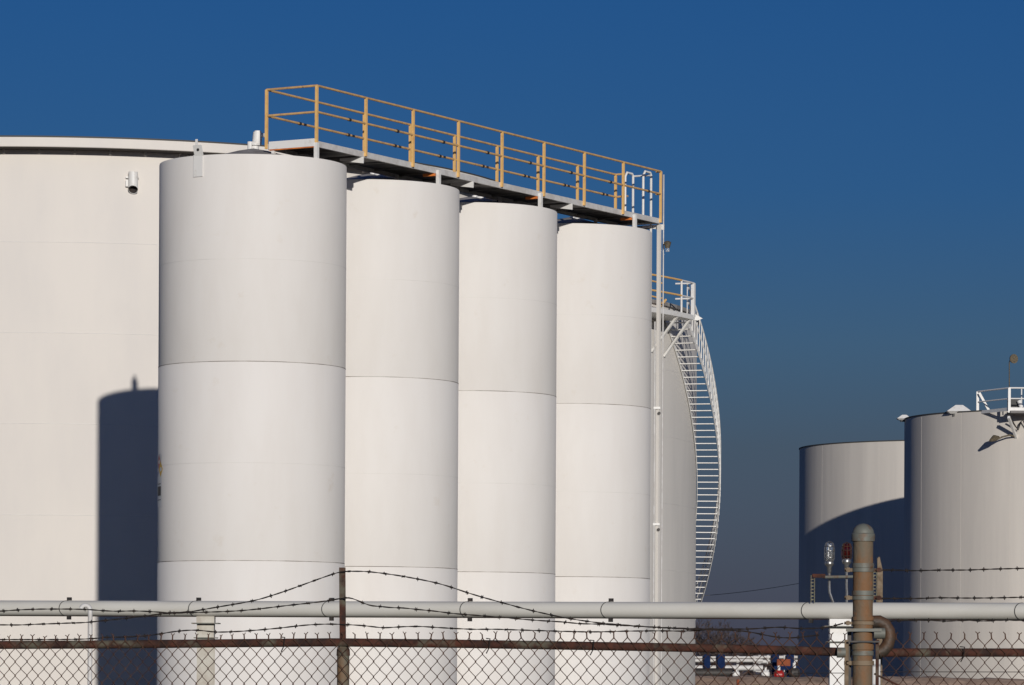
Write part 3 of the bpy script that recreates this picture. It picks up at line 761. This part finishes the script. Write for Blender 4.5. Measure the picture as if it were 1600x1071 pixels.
# barbed wire
def barbed(pts, m=M['barb'], barbs=None, dd=-.02):
    P = [W(x, y, FD(x) + dd) for x, y in pts]
    q = MB(); L = 0; fine = []
    for a, b_ in zip(P[:-1], P[1:]):
        n = max(2, int((b_ - a).length / .02))
        for i in range(n): fine.append(a.lerp(b_, i / n))
    fine.append(P[-1])
    # smooth
    for _ in range(3):
        fine = [fine[0]] + [(fine[i - 1] + fine[i] * 2 + fine[i + 1]) / 4 for i in range(1, len(fine) - 1)] + [fine[-1]]
    for ph in (0, PI):
        q.tube([p + Vector((0, math.cos(i * .9 + ph) * .002, math.sin(i * .9 + ph) * .002)) for i, p in enumerate(fine)], .0024, 5)
    acc = random.uniform(.02, .08)
    L = 0
    for i in range(1, len(fine)):
        L += (fine[i] - fine[i - 1]).length
        if L > acc:
            p = fine[i]; t_ = (fine[i] - fine[i - 1]).normalized()
            q.tube([p - t_ * .008, p + t_ * .008], .0062, 6)
            for k in range(2):
                a = random.uniform(0, PI); v = Vector((math.cos(a) * .35 + random.uniform(-.3, .3), random.uniform(-.5, .5), math.sin(a))).normalized() * .0125
                q.tube([p - v, p + v], .0017, 4)
            acc += random.uniform(.085, .11)
    q.build('barbed_wire', m, fence)
barbed([(-80, 956), (0, 955.4), (33.5, 953), (63, 952), (110, 952), (138, 952.6), (160.6, 954.6), (181, 955.6), (209, 954.8), (240, 956), (260, 958), (298, 956.3), (324, 951.6), (351, 947), (382.6, 941.7), (405, 937),
        (435.5, 927.5), (462.5, 918), (485.7, 909.5), (507.5, 901.6), (533, 893), (570.5, 893), (595.7, 895.8), (625, 900), (652.5, 905), (681, 910.8), (705, 917.8), (730, 926.5), (758.8, 935), (783.8, 941.8),
        (809.5, 949), (839.5, 956.5), (872.5, 963.8), (897.5, 968.3), (930, 973), (956, 975.5), (998, 978.8), (1024, 980.4), (1054, 981.7), (1081, 982.6), (1119.5, 983.3), (1173.5, 983.3), (1196, 981.5),
        (1219.7, 980), (1245.5, 982.6), (1284, 982), (1299.5, 979.3), (1317.5, 974.3)])
barbed([(-80, 978), (0, 976.6), (29.6, 977), (57, 975.7), (79, 975), (104, 974), (131, 973.3), (154, 971), (203, 965.8), (256, 959), (300, 957.5), (350, 956), (377.5, 954.5), (405, 951.8), (434.4, 948.2), (459, 945.3),
        (487, 942.4), (514, 938.8), (545.8, 933), (566, 942), (581.8, 948.2), (593, 946.9), (607.7, 950.5), (623.8, 949.5), (650, 952.5), (677.5, 955), (707, 959), (740, 961.5), (792.5, 965.8), (820, 968.3),
        (850, 970.5), (877.5, 972), (906, 975), (936, 975.6), (987.5, 978.5), (1092, 984.4), (1124, 984.6), (1162, 986), (1189, 991.2), (1209.5, 995.7), (1232, 997.7), (1254.5, 995.7), (1277, 992.8)], dd=-.028)
barbed([(-80, 1000), (0, 999.7), (89, 999.7), (118, 999.3), (143, 998.5), (167.5, 996), (189, 996), (220, 994.6), (246, 991.6), (269, 987.5), (297, 984.7), (314, 985.3), (336.5, 988.3), (354.5, 987.8), (379, 986.7),
        (408, 984.4), (437.8, 981.7), (462.5, 978.6), (487, 976.3), (512, 975.4), (537, 976), (569, 977.9), (598.6, 981.7), (629, 979.5), (656, 979), (682.5, 980.8), (711, 982.5), (741, 983.8), (773.8, 983.5),
        (802.5, 984.5), (830, 985.3), (861, 986.3), (886, 987), (916, 987.8), (947.5, 987.5), (979, 986.5), (1035, 986), (1068, 986.7), (1092, 985.5)], dd=-.012)
barbed([(1356, 891.6), (1394, 890.9), (1428, 892.2), (1467, 891.1), (1510.8, 891.1), (1552.9, 889.5), (1600, 888.4), (1700, 887)])
barbed([(1356, 935.4), (1428, 935.7), (1470, 934.3), (1512, 934.9), (1554, 934.6), (1600, 933.5), (1700, 932.5)])
barbed([(1362, 972), (1410, 970), (1456, 969.4), (1475.4, 971), (1515, 969.4), (1535, 971), (1573, 968.9), (1600, 970.2), (1700, 969)])
# thick corner post with bands
DC = 20.62; pc = W(1347.5, 1071, DC); pc.y = DC
ctop_ = W(1347, 845, DC).z; X0 = pc.x
PCR = .054
MB().tube([(X0, DC, 0), (X0, DC, ctop_)], PCR, 32).build('corner_post', M['post'], fence)
CP = bpy.data.objects['corner_post']
CP2 = MB().lathe([(PCR + .001, -.004), (PCR + .009, -.004), (PCR + .010, .034), (PCR + .004, .040)] + [((PCR + .004) * math.cos(R(a)), .040 + .052 * math.sin(R(a))) for a in range(10, 90, 10)] + [(.002, .0925)], (X0, DC, ctop_), 32).build('post_cap', M['galv'], CP)
def band(y, hpx, m=M['galv'], bolt=None, th=.006):
    z = W(1347, y, DC).z; h = hpx / FPX * DC
    q = MB(); q.lathe([(PCR + .001, -h / 2), (PCR + th, -h / 2), (PCR + th, h / 2), (PCR + .001, h / 2)], (X0, DC, z), 32)
    bd_ = q.build('brace_band', m, CP)
    if bolt:
        for sg in bolt:
            q = MB(); x = X0 + sg * (PCR + .022)
            q.box((x, DC - .01, z), (.045, .008, h * .9)); q.box((x, DC + .006, z), (.045, .008, h * .9))
            q.tube([(x + .006 * sg, DC - .035, z), (x + .006 * sg, DC + .035, z)], .0075, 8)
            q.tube([(x + .006 * sg, DC - .034, z), (x + .006 * sg, DC - .020, z)], .014, 6)
            q.build('band_bolt', M['rust'] if sg > 0 else M['tan'], CP)
band(884, 7); band(891, 6, bolt=(-1, 1)); band(927, 7); band(934.5, 6, bolt=(-1, 1)); band(967, 6, M['post'])
band(974, 5, M['tan'], bolt=(-1,)); band(985, 5, bolt=None, th=.01); band(1003, 3, M['black']); band(1011, 9, M['post']); band(1021, 7); band(1036.5, 7, M['tan'], bolt=(-1,), th=.008)
z_ = W(1347, 985, DC).z
q = MB(); q.box((X0, DC - PCR - .012, z_), (.19, .01, .016)); q.build('clamp_bar', M['galv'], fence)
z2 = W(1347, 1003, DC).z; MB().box((X0, DC - PCR - .012, z2), (.17, .008, .009)).build('clamp_bar', M['black'], fence)
# rail end fittings
p = W(1313, 1020, DC); MB().tube([p + Vector((-.02, -.02, 0)), p + Vector((.025, -.02, 0))], .028, 14).build('rail_end', M['galv'], fence)
a = W(1322, 1000, DC); MB().box((a.x, DC - .03, a.z / 2), (.022, .008, a.z)).build('tension_bar', M['tan'], fence)
a = W(1328, 985, DC); MB().box((a.x, DC + .03, a.z / 2), (.022, .012, a.z)).build('gap_shade_bar', M['black'], fence)  # black bar stands in for the shaded gap beside the post
a = W(1370, 1000, DC); MB().box((a.x, DC - .03, a.z / 2), (.018, .008, a.z)).build('tension_bar', M['rust'], fence)
el = [(1362, 972), (1374, 971.5), (1383, 976), (1389, 986), (1390, 998), (1387, 1008), (1381, 1016), (1372, 1020)]
MB().tube([W(x, y, DC + .04) for x, y in el], .034, 16).build('elbow_fitting', M['elbow'], fence)
a = W(1373, 990, DC); MB().tube([a + Vector((-.03, -.03, 0)), a + Vector((.03, -.03, 0))], .03, 12).build('coupling', M['galv'], fence)
a0 = W(1384, 1030, 22.0); 
tag(MB().tube([Vector((a0.x, 22.6, 0)), Vector((a0.x, 22.6, a0.z))], .028, 14).build('marker_stake', M['white']), 'short white stake just right of the thick rusty post', 'stake')

# ---------------------------------------------------------------- plant beyond the berm
DE = 158.0
def rack(name, label, xs, rows, posts, D):
    t = thing(name, label, 'pipe rack', W((xs[0] + xs[1]) / 2, 1050, D))
    t.location.z = 0
    for y, r in rows:
        a, b_ = W(xs[0], y, D), W(xs[1], y, D)
        MB().tube([a, b_], r, 12).build('rack_pipe', M['chan'], t)
        n = 5
        for i in range(n): 
            p = a.lerp(b_, (i + .5) / n); MB().tube([p - Vector((.05, 0, 0)), p + Vector((.05, 0, 0))], r * 1.5, 12).build('pipe_flange', M['chan'], t)
    for x, w_ in posts:
        p = W(x, 1023, D - .3); MB().box((p.x, p.y, p.z / 2), (w_, .2, p.z)).build('rack_post', M['blue'], t)
    return t
rack('pipe_rack', 'white pipes on dark blue posts, left part of the gap between tanks', (1060, 1192), ((1027.5, .05), (1032.5, .07), (1044, .11)), ((1105, .25), (1127, .3)), DE)
rk = rack('pipe_rack', 'dark blue frame with white pipes and rusty box at the right of the gap', (1180, 1246), ((1027, .06), (1034, .08), (1049, .04)), ((1212, .28), (1235, .3)), DE + 2)
p = W(1224, 1036, DE + .8); MB().box(p, (.55, .4, .3)).build('rusty_box', M['rustbox'], rk)
p = W(1230, 1044, DE + .6); MB().box(p, (1.1, .35, .16)).build('blue_beam', M['blue'], rk)
def horiz_vessel(x0, x1, y, r, m, label, name, cat, D):
    a, b_ = W(x0, y, D), W(x1, y, D); t = thing(name, label, cat, Vector(((a.x + b_.x) / 2, D, 0)))
    d = (b_ - a).normalized(); L = (b_ - a).length
    pts = [a, a + d * r * .25, a + d * r * .7, b_ - d * r * .7, b_ - d * r * .25, b_]
    MB().tube(pts, r, 20, radii=[r * .3, r * .8, r, r, r * .8, r * .3]).build('vessel', m, t)
    for k in (.2, .8):
        p = a.lerp(b_, k); MB().box((p.x, p.y, (p.z - r * .6) / 2), (.25, r * 1.4, p.z - r * .6)).build('saddle', M['blue'], t)
horiz_vessel(1060, 1150, 1052, .20, M['black'], 'black horizontal vessel lying low under the white pipes', 'pressure_vessel', 'vessel', DE - 1.6)
def pump(x, y, m, label, D, s=1.0):
    p = W(x, y, D); t = thing('pump_unit', label, 'pump', Vector((p.x, D, 0)))
    MB().tube([p + Vector((-.2 * s, 0, 0)), p + Vector((-.1 * s, 0, 0)), p + Vector((.12 * s, 0, 0)), p + Vector((.2 * s, 0, 0))], .2 * s, 16, radii=[.12 * s, .2 * s, .2 * s, .12 * s]).build('pump_body', m, t)
    MB().box((p.x, D, (p.z - .15 * s) / 2), (.3 * s, .3, p.z - .15 * s)).build('pump_plinth', M['black'], t)
    MB().tube([p + Z * .15 * s, p + Z * .38 * s], .06 * s, 10).build('outlet_pipe', M['white'], t)
pump(1217, 1055, M['red'], 'bright red pump low in the gap between tanks', DE - 2, 1.0)
pump(1196, 1054, M['white'], 'white pump left of the bright red one', DE - 1.5, .8)
pump(1241, 1052, M['black'], 'black pump right of the bright red one', DE - 1.5, 1.1)
pump(1150, 1054, M['white'], 'white pump near the right end of the black vessel', DE - 2.2, .7)
# orange marker by the berm
p = W(1153, 1071, 140); pt_ = W(1153, 1062, 140)
tag(MB().tube([(p.x, 140, 0), (p.x, 140, pt_.z)], .055, 10).build('marker_post', M['rustbox']), 'short orange marker post in the grass at the bottom of the gap', 'post')
# overhead line
q = []
for i in range(25):
    k = i / 24; q.append(W(1075 + 190 * k, 933 - 24 * k + 3 * math.sin(PI * k), 215))
tag(MB().tube(q, .014, 5).build('overhead_cable', M['black']), 'thin overhead cable between the stair tank and the right tanks', 'cable')

# ---------------------------------------------------------------- bare trees on the horizon
def bare_tree(x, ytop, D, label, spread):
    top = W(x, ytop, D); c = Vector((top.x, D, 0)); H = top.z
    t = thing('bare_tree', label, 'tree', c, 'leafless trees on the horizon')
    tr = MB(); tr.tube([c, c + Vector((.05, 0, H * .15)), c + Vector((.1, 0, H * .32))], .2, 8, radii=[.22, .18, .14]); tr.build('trunk', M['bark'], t)
    cr = MB()
    def grow(p, d, L, r, lv):
        e = p + d * L; m_ = p.lerp(e, .5) + Vector((random.uniform(-1, 1), random.uniform(-1, 1), random.uniform(-1, 1))) * L * .07
        cr.tube([p, m_, e], r, 3, cap=False, radii=[r, r * .8, r * .55])
        if lv == 0: return
        for _ in range(4 if lv > 1 else 5):
            v = Vector((random.gauss(0, 1), random.gauss(0, 1), random.gauss(.25, .7))).normalized()
            nd = (d * 1.0 + v * .85 * spread).normalized()
            grow(p.lerp(e, random.uniform(.35, 1)), nd, L * random.uniform(.55, .75), max(r * .55, .018), lv - 1)
    for _ in range(5):
        v = Vector((random.gauss(0, .55) * spread, random.gauss(0, .55), 1)).normalized()
        grow(c + Vector((.1, 0, H * random.uniform(.15, .32))), v, H * .33, .10, 4)
    cr.build('crown', M['bark'], t)
random.seed(11)
TL = [(1103, 942, 330, 'tallest leafless tree on the horizon, beside the stair tank', 1.0),
      (1131, 968, 350, 'leafless tree second from the stair tank on the horizon', 1.0),
      (1155, 985, 340, 'low leafless tree in the middle of the gap between tanks', 1.2),
      (1178, 990, 360, 'low leafless tree just right of the gap middle', 1.2),
      (1203, 996, 350, 'small leafless tree near the right side of the gap', 1.3),
      (1228, 1000, 360, 'small leafless tree next to the right tanks', 1.3),
      (1118, 985, 300, 'bushy leafless tree low in front of the tallest one', 1.4)]
for a in TL: bare_tree(*a)
